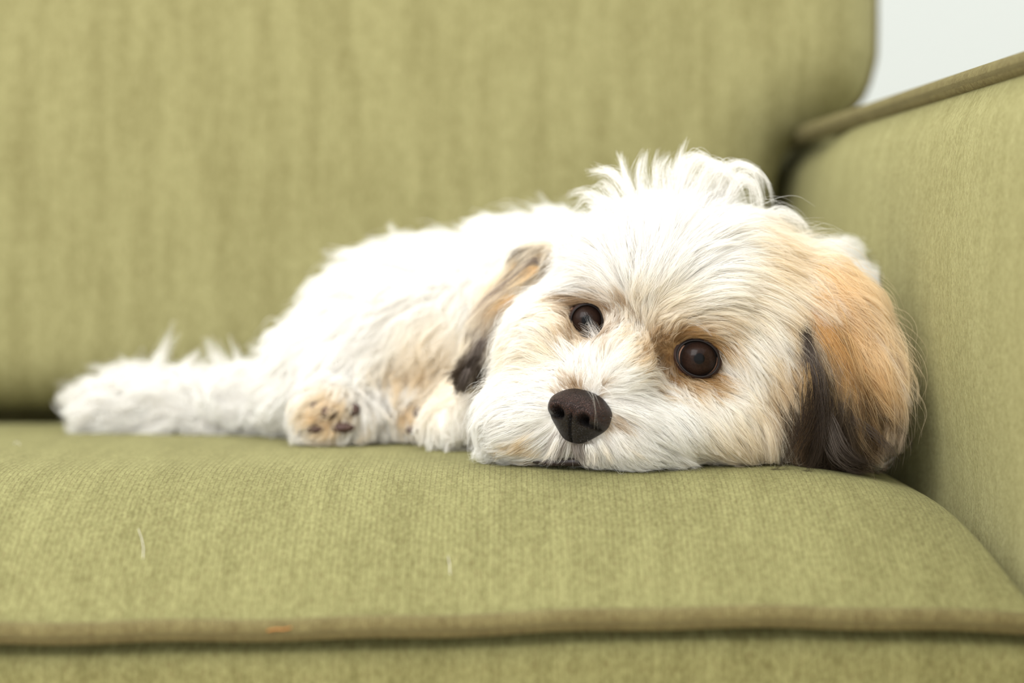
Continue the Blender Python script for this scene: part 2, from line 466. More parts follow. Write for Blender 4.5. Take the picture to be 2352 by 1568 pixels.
# ------------------------------------------------------------------ coat colour (pigment), by place on the dog
WHITE = np.array([.95, .93, .892]); CREAM = np.array([.90, .76, .54]); TAN = np.array([.80, .55, .27])
GOLD = np.array([.72, .45, .18]); BROWN = np.array([.17, .085, .032]); DARK = np.array([.042, .029, .019])
GREY = np.array([.22, .18, .155]); RUST = np.array([.34, .17, .050])
SPOTS = {
 'head': [((1800, 600, 60), 70, CREAM, .9), ((1840, 760, 60), 55, TAN, .9), ((1835, 880, 60), 60, TAN, .9),
          ((1810, 970, 60), 60, TAN, .6), ((1835, 830, 55), 38, GOLD, .9), ((1760, 640, 50), 40, CREAM, .7),
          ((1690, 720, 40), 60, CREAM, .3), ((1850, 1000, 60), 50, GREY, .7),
          ((1601, 820, 22), 52, RUST, 1.8), ((1532, 815, 20), 30, BROWN, .6), ((1500, 800, 18), 40, TAN, .35),
          ((1347, 732, 32), 42, BROWN, .7), ((1275, 750, 40), 50, CREAM, .4), ((1200, 830, 55), 60, CREAM, .3),
          ((1480, 700, 30), 50, CREAM, .15), ((1700, 1040, 40), 80, CREAM, .45), ((1775, 930, 50), 50, CREAM, .5), ((1560, 700, 30), 60, CREAM, .1),
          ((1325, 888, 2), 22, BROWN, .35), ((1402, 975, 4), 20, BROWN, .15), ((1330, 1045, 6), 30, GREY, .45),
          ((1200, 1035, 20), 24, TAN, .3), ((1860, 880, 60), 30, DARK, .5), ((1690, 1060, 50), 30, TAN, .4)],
 'ear': [((1880, 690, 50), 60, TAN, .4), ((1900, 790, 45), 48, GOLD, .9), ((1945, 870, 45), 45, GOLD, .8), ((1960, 740, 45), 40, GOLD, .6), ((1855, 790, 50), 38, DARK, 1.3),
         ((1860, 900, 45), 55, GREY, .9), ((1850, 980, 45), 75, DARK, 1.5), ((1895, 1050, 40), 80, DARK, 1.2), ((1915, 960, 40), 30, DARK, .8),
         ((1990, 900, 45), 50, TAN, 1.0), ((2030, 760, 50), 70, CREAM, 1.0), ((2060, 880, 55), 60, CREAM, 1.2),
         ((1950, 920, 40), 40, TAN, .7), ((1990, 1000, 45), 45, BROWN, .6), ((2090, 940, 60), 40, GREY, 1.0),
         ((1830, 640, 60), 60, CREAM, 1.0), ((1960, 690, 50), 60, CREAM, .7), ((2060, 1030, 50), 50, GREY, .9)],
 'lear': [((1228, 605, 80), 18, DARK, .9), ((1208, 632, 80), 16, GOLD, .7), ((1150, 700, 85), 50, CREAM, .2),
          ((1130, 700, 85), 22, GREY, .2), ((1100, 740, 85), 28, GREY, .12), ((1100, 800, 80), 30, GREY, .6), ((1062, 870, 80), 34, DARK, 1.6)],
 'body': [((1010, 860, 150), 110, TAN, .10), ((940, 900, 150), 60, TAN, .25)],
 'leg': [((750, 965, 112), 46, TAN, .4), ((965, 958, 118), 36, TAN, .45)],
 'tail': [],
}
BASEC = {'head': WHITE, 'body': WHITE, 'leg': WHITE * .98, 'tail': WHITE, 'ear': np.array([.86, .70, .46]), 'lear': np.array([.90, .83, .70])}
def coat(p, lab):
    sp = SPOTS[lab]; wsum = np.full(len(p), 1.0); c = np.tile(np.log(BASEC[lab]), (len(p), 1))
    for (u, v, w), r, col, s in sp:
        q = P(u, v, w); d2 = ((p - q) ** 2 * [1, .1, 1]).sum(1); rr = px(r, w)
        wt = 3 * s * np.exp(-d2 / (rr * rr)); c = c + np.log(col) * wt[:, None]; wsum += wt
    return np.exp(c / wsum[:, None])

_, blab = sdf_eval(BV)
bcol = np.zeros((len(BV), 3))
for i, L in enumerate(LABS):
    m = blab == i
    if m.any(): bcol[m] = coat(BV[m], L) * .9
dog = empty('puppy', tuple(P(1400, 900, 60) * [1, 1, 0]))
tag(dog, 'fluffy white puppy with golden ears resting its chin on the green seat cushion', 'dog')
O = np.array(dog.location)
body = mesh_obj('body', BV - O, BF, M_skin, dog, cols=bcol)

# ------------------------------------------------------------------ nose
def leather():
    m, nt, b = newmat('nose_leather'); g = NT(nt)
    tc = g.n('ShaderNodeTexCoord')
    v = g.n('ShaderNodeTexVoronoi'); v.feature = 'DISTANCE_TO_EDGE'; v.inputs['Scale'].default_value = 1900
    g.l(tc.outputs['Object'], v.inputs[0])
    at = g.n('ShaderNodeAttribute'); at.attribute_name = 'col'
    h = g.ramp(v.outputs['Distance'], .0, .25)
    g.l(g.mix(h, (.008, .005, .004), at.outputs['Color']), b.inputs['Base Color'])
    b.inputs['Roughness'].default_value = .38; b.inputs['Specular IOR Level'].default_value = .32
    sep = g.n('ShaderNodeSeparateXYZ'); g.l(tc.outputs['Object'], sep.inputs[0])
    bp = g.n('ShaderNodeBump'); bp.inputs['Strength'].default_value = 1.0; bp.inputs['Distance'].default_value = .0006
    g.l(h, bp.inputs['Height']); g.l(bp.outputs[0], b.inputs['Normal']); return m
def build_nose():
    nu, nv = 150, 110; pts, cols = [], []
    for j in range(nv):
        ph = math.pi * j / (nv - 1)
        for i in range(nu):
            th = 2 * math.pi * i / nu
            x, z, y = math.sin(ph) * math.cos(th), math.sin(ph) * math.sin(th), -math.cos(ph)    # pole faces the viewer (y=-1)
            pts.append((x, y, z))
    p = np.array(pts); x, y, z = p.T.copy()
    bx_ = (np.abs(x) ** 2.7 + np.abs(z) ** 2.7 + 1e-9) ** (-1 / 2.7) * np.hypot(x, z); X = x * bx_; Z = z * bx_; Y = y.copy()
    # squarer front, flat lower pad, bulging wings
    wide = 1 - .40 * sstep(-.05, -1.0, Z) - .16 * sstep(.3, 1, Z) + .04 * sstep(.0, .5, Z); X = X * wide
    Z = np.where(Z > 0, Z * .88, Z * 1.02)
    front = sstep(.2, -.5, Y)
    Y = Y + .28 * front * sstep(.35, -.9, Z) + .16 * front * sstep(.2, .9, Z) * 1.0
    wing = np.exp(-(((np.abs(X) - .74) / .26) ** 2 + ((Z - .02) / .34) ** 2))
    Y -= .26 * wing * front; X = X * (1 + .05 * wing)
    d = np.zeros(len(X)); 
    ax = np.abs(X)
    hole = np.exp(-(((ax - .43) / .17) ** 2 + ((Z + .12 - .25 * (ax - .43)) / .16) ** 2) ** 1.6)
    slit = np.exp(-(((Z + .26 + .10 * (ax - .55)) / .065) ** 2)) * sstep(.38, .5, ax) * sstep(1.0, .8, ax)
    Y += front * (.62 * hole + .30 * slit)
    groove = np.exp(-(X / .035) ** 2) * sstep(.05, -.12, Z)
    Y += front * .16 * groove
    soft = np.exp(-(X / .12) ** 2) * sstep(.5, .0, Z) * .05; Y += front * soft
    base = np.array([.055, .020, .011]); low = np.array([.020, .012, .006]); top = np.array([.030, .020, .017])
    c = low + (base - low) * sstep(-.25, .05, Z)[:, None]; c = c + (top - c) * (sstep(.45, .8, Z) * .8)[:, None]
    c = c * (1 - .9 * np.clip(hole * 1.2, 0, 1) - 0.0)[:, None] * (1 - .8 * np.clip(groove, 0, 1))[:, None] * (1 - .7 * np.clip(slit, 0, 1))[:, None]  # shade inside nostrils, slits and philtrum is darkened into the colour
    L = np.stack([X * .0125, Y * .0105, Z * .0112], 1)
    yaw, roll, pit = math.radians(-24), math.radians(15), math.radians(-4)
    Rm = Matrix.Rotation(roll, 3, 'Y') @ Matrix.Rotation(yaw, 3, 'Z') @ Matrix.Rotation(pit, 3, 'X')
    W = L @ np.array(Rm).T + NOSE
    fs = []
    for j in range(nv - 1):
        for i in range(nu):
            a, b = j * nu + i, j * nu + (i + 1) % nu
            fs.append((a, a + nu, b + nu, b))
    n = mesh_obj('nose', W - O, fs, leather(), dog, cols=c)
    n['label'] = 'dark brown leathery nose'
    bm = bmesh.new(); bm.from_mesh(n.data); bmesh.ops.remove_doubles(bm, verts=bm.verts, dist=1e-6)
    bmesh.ops.recalc_face_normals(bm, faces=bm.faces); bm.to_mesh(n.data); bm.free()
build_nose()

# ------------------------------------------------------------------ eyes
def eye_mat():
    m, nt, b = newmat('eye'); g = NT(nt)
    at = g.n('ShaderNodeAttribute'); at.attribute_name = 'col'; g.l(at.outputs['Color'], b.inputs['Base Color'])
    b.inputs['Roughness'].default_value = .18; b.inputs['Specular IOR Level'].default_value = .11
    b.inputs['Coat Weight'].default_value = .0; b.inputs['Coat Roughness'].default_value = .12; return m
M_eye = eye_mat(); M_lid = plain('eyelid', (24, 15, 13), .7, .3, 900); M_lidskin = plain('eyelid_skin', (50, 25, 13), .7, .3, 900)
def frame_of(f):
    f = np.array(f); r = np.cross(f, [0, 0, 1.0]); r = -r / np.linalg.norm(r)
    u = np.cross(r, f); u = u / np.linalg.norm(u)
    if r[0] < 0: r = -r
    if u[2] < 0: u = -u
    return r, u
def build_eye(e):
    f = e['fwd']; r_, u_ = frame_of(f); R = e['R']; nu, nv = 64, 60; vs, cols, fs = [], [], []
    for j in range(nv):
        ph = math.pi * (j / (nv - 1)) ** 1.25
        for i in range(nu):
            th = 2 * math.pi * i / nu; s = math.sin(ph)
            rad = R * (1 + .045 * math.exp(-(ph / .55) ** 4))
            vs.append(e['c'] + rad * (f * math.cos(ph) + r_ * s * math.cos(th) + u_ * s * math.sin(th)))
            t = s if ph < math.pi / 2 else 1
            fib = .8 + .4 * random.random()
            if t < .24: c = (.003, .003, .003)
            elif t < .74: c = tuple(np.array([.022, .012, .0085]) * fib * (1 - .3 * abs(t - .45) / .2))
            elif t < .85: c = (.012, .009, .008)
            elif math.cos(th - math.pi) > .75 or math.cos(th + .75) > .72: c = (.38, .22, .15)
            else: c = (.012, .008, .007)
            cols.append(c)
    for j in range(nv - 1):
        for i in range(nu):
            a, b = j * nu + i, j * nu + (i + 1) % nu; fs.append((a, b, b + nu, a + nu))
    o = mesh_obj('eye', np.array(vs) - O, fs, M_eye, dog, cols=np.array(cols)); o['label'] = 'shiny dark brown eye'
    # lids: ring with an almond opening lying on the ball
    roll = math.radians(-e['roll']); n = 72
    def lid_pt(th, k, proud):
        x, z = math.cos(th) * e['a'] * k, math.sin(th) * e['b'] * k
        x *= 1 + .0 * math.cos(2 * th)
        xr = x * math.cos(roll) - z * math.sin(roll); zr = x * math.sin(roll) + z * math.cos(roll)
        d = math.hypot(xr, zr); RR = R + proud
        y = math.sqrt(max(RR * RR - d * d, (RR * .30) ** 2))
        return e['c'] + f * y + r_ * xr + u_ * zr
    def ring(name, prof, mat):
        v, q = [], []
        for k, pr in prof:
            for i in range(n): v.append(lid_pt(2 * math.pi * i / n, k, pr))
        for j in range(len(prof) - 1):
            for i in range(n): q.append((j * n + i, j * n + (i + 1) % n, (j + 1) * n + (i + 1) % n, (j + 1) * n + i))
        return mesh_obj(name, np.array(v) - O, q, mat, o)
    ring('eyelid_rim', [(.98, -.0004), (.985, .0006), (1.02, .0011), (1.07, .0010), (1.10, .0002)], M_lid)
    ring('eyelid', [(1.06, .0001), (1.08, .0007), (1.14, .0008), (1.20, .0002)], M_lidskin)
for e in EYES: build_eye(e)

# mouth line under the nose, and the pads of the hind paws
M_lip = plain('lip_skin', (46, 34, 32), .45, .3, 600)
tube('lip', [P(*q) - O for q in ((1225, 1060, 20), (1262, 1062, 17), (1300, 1060, 14), (1330, 1060, 13), (1365, 1064, 14), (1410, 1070, 17))], [.0006, .0014, .0018, .0018, .0014, .0006], M_lip, dog)
M_pad = plain('pad_skin', (74, 48, 40), .6, .3, 300)
def pad(u, v, w, ru, rv, rw):
    bm = bmesh.new(); bmesh.ops.create_icosphere(bm, subdivisions=3, radius=1)
    c = P(u, v, w)
    for q in bm.verts:
        q.co = Vector(c - O + RT * q.co.x * px(ru, w) + UP * q.co.z * px(rv, w) * (1 - .15 * q.co.x) + FW * q.co.y * rw * .001)
    me = bpy.data.meshes.new('paw_pad'); bm.to_mesh(me); bm.free(); me.materials.append(M_pad)
    me.polygons.foreach_set('use_smooth', [True] * len(me.polygons))
    o = bpy.data.objects.new('paw_pad', me); COL.objects.link(o); o.parent = dog
for q in ((722, 935, 112, 13, 15, 4), (757, 948, 109, 20, 14, 4), (815, 940, 112, 12, 15, 4), (725, 985, 112, 24, 10, 4), (787, 982, 110, 28, 13, 4),
          (962, 948, 119, 13, 14, 4), (990, 972, 118, 18, 15, 4), (950, 988, 119, 18, 8, 4)): pad(*q)

# ------------------------------------------------------------------ fur
# guides: (u, v, w_mm), direction (right, down, away), length mm, lift
GD = {
'head': [
 ((1325, 880, 2), (-.05, -1, .3), 7, .5), ((1290, 890, 2), (-.8, -.5, .3), 8, .35), ((1380, 885, 2), (.7, -.6, .3), 8, .35),
 ((1250, 900, 12), (-1, -.25, .2), 15, .25), ((1200, 930, 25), (-1, .1, .2), 22, .25), ((1240, 1000, 15), (-.9, .45, 0), 18, .15),
 ((1150, 1000, 35), (-.6, .6, .1), 18, .2), ((1110, 930, 45), (-.6, .7, .2), 20, .3), ((1290, 1030, 5), (-.35, 1, -.1), 9, .3),
 ((1330, 1035, 2), (.0, 1, -.1), 10, .3), ((1375, 1030, 3), (.25, 1, -.1), 12, .3), ((1430, 1010, 6), (.7, .75, 0), 17, .2),
 ((1425, 930, 4), (1, .25, .1), 18, .2), ((1415, 975, 4), (.9, .6, 0), 18, .2), ((1500, 960, 12), (.85, .55, .05), 25, .2),
 ((1500, 1040, 12), (.85, .5, 0), 20, .15), ((1580, 1050, 20), (.9, .35, .1), 20, .15), ((1580, 970, 18), (.75, .7, .05), 26, .2),
 ((1400, 860, 8), (.75, -.6, .2), 12, .35), ((1470, 880, 14), (1, .15, .1), 15, .25), ((1340, 840, 10), (-.1, -1, .2), 13, .4),
 ((1270, 850, 20), (-.8, -.4, .2), 18, .35), ((1300, 800, 24), (-.5, -.8, .2), 14, .5), ((1220, 830, 40), (-.9, .1, .2), 20, .35),
 ((1400, 790, 18), (.1, -1, .2), 14, .35), ((1450, 830, 14), (.5, -.7, .1), 12, .3), ((1450, 750, 24), (.15, -1, .3), 14, .35),
 ((1520, 820, 20), (-.6, .3, 0), 6, .4), ((1540, 860, 20), (.1, 1, .0), 9, .3), ((1600, 885, 22), (.45, .9, .05), 14, .25),
 ((1660, 860, 24), (.7, .6, .05), 18, .25), ((1540, 765, 22), (.3, -.9, .1), 10, .4), ((1600, 755, 24), (.9, -.1, 0), 16, .45),
 ((1560, 715, 26), (.95, -.15, .05), 30, .4), ((1660, 750, 30), (.8, .55, .0), 26, .45), ((1730, 800, 36), (.45, .9, .05), 28, .4),
 ((1740, 880, 36), (.35, .95, .1), 28, .25), ((1700, 960, 32), (.45, .9, .1), 30, .2), ((1640, 1010, 28), (.6, .8, .05), 26, .2),
 ((1780, 1000, 50), (.25, 1, .1), 26, .2), ((1820, 900, 60), (.15, 1, .1), 30, .25), ((1800, 780, 50), (.35, .95, .1), 34, .35),
 ((1450, 670, 28), (-.1, -1, .3), 22, .35), ((1520, 640, 30), (.5, -.85, .25), 30, .45), ((1620, 660, 34), (.95, -.25, .1), 34, .45),
 ((1700, 680, 40), (.85, .45, .1), 34, .45), ((1780, 660, 50), (.6, .8, .15), 36, .4), ((1680, 560, 48), (.9, -.1, .2), 32, .4),
 ((1780, 560, 60), (.75, .6, .2), 32, .4), ((1380, 670, 34), (-.8, -.15, .15), 22, .35), ((1310, 670, 38), (-.9, .35, .1), 26, .3),
 ((1250, 720, 48), (-.85, .5, .15), 20, .2), ((1200, 780, 52), (-.8, .6, .2), 18, .2), ((1300, 740, 40), (-1, .1, .1), 10, .3),
 ((1150, 860, 52), (-.6, .75, .2), 22, .3), ((1450, 560, 40), (-.2, -1, .4), 25, .28), ((1350, 580, 45), (-.7, -.6, .3), 22, .3),
 ((1270, 620, 60), (-.7, .3, .3), 16, .25), ((1560, 560, 42), (.35, -.95, .35), 26, .3), ((1600, 490, 55), (.4, -.9, .4), 20, .3),
 ((1500, 480, 55), (.0, -1, .3), 19, .3), ((1400, 500, 58), (-.5, -.85, .3), 19, .3), ((1700, 500, 65), (.7, -.6, .3), 22, .35),
 ((1330, 520, 70), (-.8, -.4, .4), 18, .3)],
'ear': [
 ((1830, 640, 50), (.7, .7, -.1), 34, .3), ((1880, 700, 42), (.6, .8, -.1), 36, .25), ((1950, 720, 45), (.8, .55, .1), 38, .3),
 ((1860, 800, 36), (.2, 1, 0), 36, .15), ((1920, 820, 32), (.4, .9, 0), 36, .2), ((1990, 850, 40), (.65, .7, .1), 36, .3),
 ((1860, 920, 32), (.05, 1, 0), 30, .12), ((1930, 930, 30), (.2, 1, 0), 34, .2), ((1990, 960, 38), (.6, .75, .1), 30, .35),
 ((1880, 1030, 34), (.3, 1, 0), 22, .2), ((1960, 1020, 36), (.6, .8, 0), 24, .3)],
'lear': [
 ((1230, 610, 76), (-.7, .7, -.05), 24, .15), ((1170, 680, 80), (-.7, .7, 0), 22, .2), ((1120, 760, 80), (-.5, .85, 0), 14, .2),
 ((1085, 830, 76), (-.4, .9, -.1), 11, .25), ((1065, 880, 76), (-.6, .5, 0), 9, .4)],
'body': [
 ((1150, 560, 170), (-.6, -.3, .2), 26, .5), ((900, 620, 170), (-.7, -.1, 0), 26, .55), ((700, 750, 180), (-.6, .5, 0), 20, .5),
 ((1000, 750, 135), (-.5, .6, -.1), 26, .45), ((850, 780, 140), (-.4, .7, -.1), 26, .5), ((1150, 750, 120), (-.4, .8, 0), 26, .4),
 ((1000, 880, 130), (-.2, 1, 0), 22, .4), ((1040, 960, 85), (-.2, .9, -.2), 14, .35), ((1850, 650, 130), (.6, .1, .1), 26, .6),
 ((1990, 1060, 60), (.7, .5, -.2), 8, .3), ((650, 900, 160), (-.8, .4, 0), 18, .4), ((1950, 750, 140), (.7, .4, .1), 26, .5)],
'leg': [
 ((760, 860, 120), (-.3, .9, -.1), 18, .45), ((880, 880, 120), (.2, .9, -.1), 18, .45), ((900, 960, 110), (.6, .7, 0), 14, .45),
 ((800, 950, 100), (-.2, .6, -.3), 9, .4), ((730, 950, 100), (-.8, .3, -.2), 12, .5), ((1000, 900, 130), (0, 1, 0), 16, .4), ((960, 960, 105), (-.3, .7, -.2), 8, .4)],
'tail': [
 ((600, 890, 170), (-.7, -.2, 0), 14, .4), ((500, 890, 180), (-.5, -.6, 0), 14, .45), ((400, 890, 190), (-.5, -.6, 0), 13, .45),
 ((300, 900, 195), (-.8, -.2, 0), 16, .4), ((220, 930, 200), (-1, -.15, 0), 18, .5), ((400, 960, 185), (-.8, .4, -.1), 20, .4), ((560, 960, 170), (-.6, .5, -.1), 16, .35)],
}
def guides(lab):
    g = GD[lab]
    return (np.array([P(*a[0]) for a in g]), np.array([V3(a[1]) for a in g]), np.array([a[2] * .001 for a in g]), np.array([a[3] for a in g]))
def interp(p, pos, vals, eps=.004):
    W = np.zeros(len(p)); out = np.zeros((len(p), vals.shape[1]))
    for i in range(len(pos)):
        d2 = ((p - pos[i]) ** 2).sum(1) + eps * eps; w = 1 / (d2 * d2)
        W += w; out += w[:, None] * vals[i]
    return out / W[:, None]

tris = np.concatenate([BF[:, [0, 1, 2]], BF[:, [0, 2, 3]]])
ta, tb, tc_ = BV[tris[:, 0]], BV[tris[:, 1]], BV[tris[:, 2]]
tn = np.cross(tb - ta, tc_ - ta); tA = np.linalg.norm(tn, axis=1) / 2
tcen = (ta + tb + tc_) / 3; tl = blab[tris[:, 0]]
TN = nrm(tri(GR, tcen)); facing = -(TN * nrm(tcen - CAM)).sum(1)
vis = np.where(facing > -.25, 1.0, .22)
under = tcen[:, 2] < seat_z(tcen[:, 0], tcen[:, 1]) + .0016
vis[under] = 0

def in_eye(e, PT, k):
    f = e['fwd']; r_, u_ = frame_of(f); q = PT - e['c']; a = math.radians(-e['roll'])
    x0 = q @ r_; z0 = q @ u_; x = x0 * math.cos(a) + z0 * math.sin(a); z = -x0 * math.sin(a) + z0 * math.cos(a)
    return ((x / e['a']) ** 2 + (z / e['b']) ** 2 < k * k) & (q @ f > 0), q @ f
def occl_cull(PT):
    """strands that would cross the open eye or the nose leather"""
    bad = np.zeros(len(PT), bool)
    for e in EYES:
        f = e['fwd']; r_, u_ = frame_of(f); q = PT - e['c']; a = math.radians(-e['roll'])
        x0 = q @ r_; z0 = q @ u_; y = q @ f
        x = x0 * math.cos(a) + z0 * math.sin(a); z = -x0 * math.sin(a) + z0 * math.cos(a)
        bad |= (((x / (e['a'] * 1.10)) ** 2 + (z / (e['b'] * 1.12)) ** 2 < 1) & (y > 0)).any(1)
    q = PT - NOSE
    c, s = math.cos(math.radians(15)), math.sin(math.radians(15))
    x0, z0 = q[..., 0], q @ UP; x = x0 * c - z0 * s; z = x0 * s + z0 * c
    bad |= (((x / .0116) ** 2 + ((z) / .0098) ** 2 < 1) & (q[..., 1] < .004)).any(1)
    return bad

NORM_R = nrm
def grow(lab, N, K, r0, name, clumpN, fineN, curl=.0008, rand=.25, parent=None, clump=.75, lenj=.35, flyaway=.02, layers=.006, label=None):
    li = LABS.index(lab); m = tl == li; w = tA * vis * m
    if w.sum() == 0: return
    t = rng.choice(len(tris), N, p=w / w.sum()); a, b = rng.random(N), rng.random(N); sw = a + b > 1; a[sw], b[sw] = 1 - a[sw], 1 - b[sw]
    root = ta[t] + a[:, None] * (tb[t] - ta[t]) + b[:, None] * (tc_[t] - ta[t])
    ok = np.ones(N, bool)
    for e in EYES: ok &= ~in_eye(e, root, 1.07)[0]
    ok &= ~((np.linalg.norm((root - NOSE) * [1, .5, 1.12], axis=1) < .0088) & (root[:, 1] < NOSE[1] + .008))
    root = root[ok]; N = len(root)
    gp, gd, gl, gf = guides(lab)
    vals = np.concatenate([gd, gl[:, None], gf[:, None]], 1)
    v0 = interp(root, gp, vals)
    # clump seeds
    def nearest(n):
        ids = rng.choice(N, min(n, N), replace=False); kd = kdtree.KDTree(len(ids))
        for i, q in enumerate(ids): kd.insert(root[q], i)
        kd.balance(); return ids[np.fromiter((kd.find(q)[1] for q in root), int, N)]
    big, fin = nearest(clumpN), nearest(fineN)
    # per-clump variation
    Rv = rng.normal(size=(N, 3)); R1 = rng.random(N); R2 = rng.random(N)
    dirj = .9 * rand * Rv[big] + .7 * rand * Rv[fin] + .35 * rand * Rv
    Ls = v0[:, 3] * (1 + lenj * (.8 * (R1[big] - .5) + .5 * (R1[fin] - .5) + .7 * (R1 - .7)))
    fly = rng.random(N) < flyaway
    lift = np.clip(v0[:, 4] * (1 + .5 * (R2[big] - .5) + .4 * (R2 - .5)), .03, .95); lift[fly] = np.minimum(lift[fly] + .35, 1.)
    lay = layers * (.25 * R2[big] + .75 * R2) * np.clip(v0[:, 3] / .025, .15, 1.3)
    PT = np.zeros((N, K, 3)); PT[:, 0] = root - .0004 * nrm(tri(GR, root)); p = PT[:, 0].copy(); prev = None
    step = Ls / (K - 1)
    for k in range(1, K):
        s = k / (K - 1)
        n = nrm(tri(GR, p)); f = interp(p, gp, gd) if k % 2 == 1 or k == 1 else f
        f = nrm(f) + dirj * .55; f = f - (f * n).sum(1)[:, None] * n; f = nrm(f)
        lf = (lift * (1 - .75 * s))[:, None]
        d = nrm(f * (1 - lf) + n * lf)
        d = d + np.array([0, 0, -1.0]) * (.28 * s)
        d = nrm(d) if prev is None else nrm(.55 * prev + .45 * nrm(d)); prev = d
        p = p + d * step[:, None]
        sd = tri(S, p); want = lay * min(1, s * 2.2) + .0002
        push = np.clip(want - sd, 0, .004); p = p + n * push[:, None]
        zz = seat_z(p[:, 0], p[:, 1]) + .0005 + .0012 * R1
        p[:, 2] = np.maximum(p[:, 2], zz)
        p[:, 0] = np.minimum(p[:, 0], arm_x(p[:, 1]) - .0088)
        PT[:, k] = p
    ss = np.linspace(0, 1, K)
    # clumping (fine locks, then larger tufts), then curl shared by a lock
    for ids, c, ex in ((fin, clump, 1.1), (big, clump * .55, 1.6)):
        wv = (c * ss ** ex)[None, :, None] * (1 - .5 * fly)[:, None, None]
        PT = PT + wv * (PT[ids] - PT) * np.clip(.75 + .4 * (R1[:, None, None] - .5), 0, 1)
    ax = nrm(rng.normal(size=(N, 3))); ax2 = nrm(rng.normal(size=(N, 3)))
    phs = 6.28 * R1[big]; fr = 3 + 5 * R2[big]
    amp = curl * (.4 + 1.2 * R2[fin])
    arg = fr[:, None] * ss[None] + phs[:, None]
    PT += (amp[:, None] * (ss ** 1.3)[None] * (np.cos(arg) - np.cos(phs)[:, None]))[..., None] * ax[fin][:, None] \
        + (amp[:, None] * (ss ** 1.3)[None] * (np.sin(arg) - np.sin(phs)[:, None]))[..., None] * ax2[fin][:, None]
    # stray wobble
    PT += (np.where(fly, .0022, .00025)[:, None] * (ss ** 1.5)[None] * np.sin(ss[None] * (4 + 6 * R2[:, None]) + 6 * R1[:, None]))[..., None] * ax[:, None]
    zz = seat_z(PT[..., 0], PT[..., 1]) + .0003; PT[..., 2] = np.maximum(PT[..., 2], zz)
    keep = ~occl_cull(PT) | (rng.random(N) < .006)
    PT = PT[keep]; N = len(PT)
    # colour along each strand, jittered per lock so that patches break into streaks
    j1 = .004 * Rv[big][keep] + .0025 * Rv[fin][keep]
    if lab in ('ear', 'lear'): j1 = j1 * 1.4
    flat = (PT + j1[:, None] * [1, .3, .6]).reshape(-1, 3)
    cc = coat(flat, lab).reshape(N, K, 3)
    lum = (1 + .10 * (R1[fin][keep] - .5) + .10 * (R2[keep] - .6))[:, None, None]
    cc = np.clip(cc * lum, 0, .97)
    if lab == 'head':                                # a few single black hairs in the coat
        dk = rng.random(N) < .0015; cc[dk] = DARK * 2
    hc = bpy.data.hair_curves.new(name); hc.add_curves([K] * N)
    hc.position_data.foreach_set('vector', (PT - O).astype(np.float32).ravel())
    rad = r0 * (1 - .82 * ss ** 1.6)[None] * (.75 + .5 * R1[keep])[:, None]
    ra = hc.attributes.new('radius', 'FLOAT', 'POINT'); ra.data.foreach_set('value', rad.astype(np.float32).ravel())
    ca = hc.attributes.new('col', 'FLOAT_COLOR', 'POINT'); c4 = np.ones((N * K, 4), np.float32); c4[:, :3] = cc.reshape(-1, 3)
    ca.data.foreach_set('color', c4.ravel())
    hc.materials.append(M_fur)
    o = bpy.data.objects.new(name, hc); COL.objects.link(o); o.parent = dog; o['kind'] = 'stuff'
    if label: o['label'] = label
    return o
import time; T0 = time.time()
grow('head', 200000, 10, .000048, 'head_fur', 1300, 16000, rand=.15, clump=.6, layers=.005)
grow('ear', 30000, 12, .000062, 'ear_fur', 220, 2200, curl=.0016, rand=.22, label='golden and dark brown ear fur')
grow('lear', 9000, 9, .000060, 'ear_fur', 90, 700, curl=.0014, label='fur of the folded ear, dark at its tip')
grow('body', 60000, 8, .00011, 'body_fur', 900, 6000, curl=.002, rand=.35, flyaway=.03)
grow('leg', 14000, 7, .00009, 'leg_fur', 250, 1600, curl=.001, rand=.3)
grow('tail', 12000, 9, .00010, 'tail_fur', 120, 900, curl=.003, rand=.35, flyaway=.06)

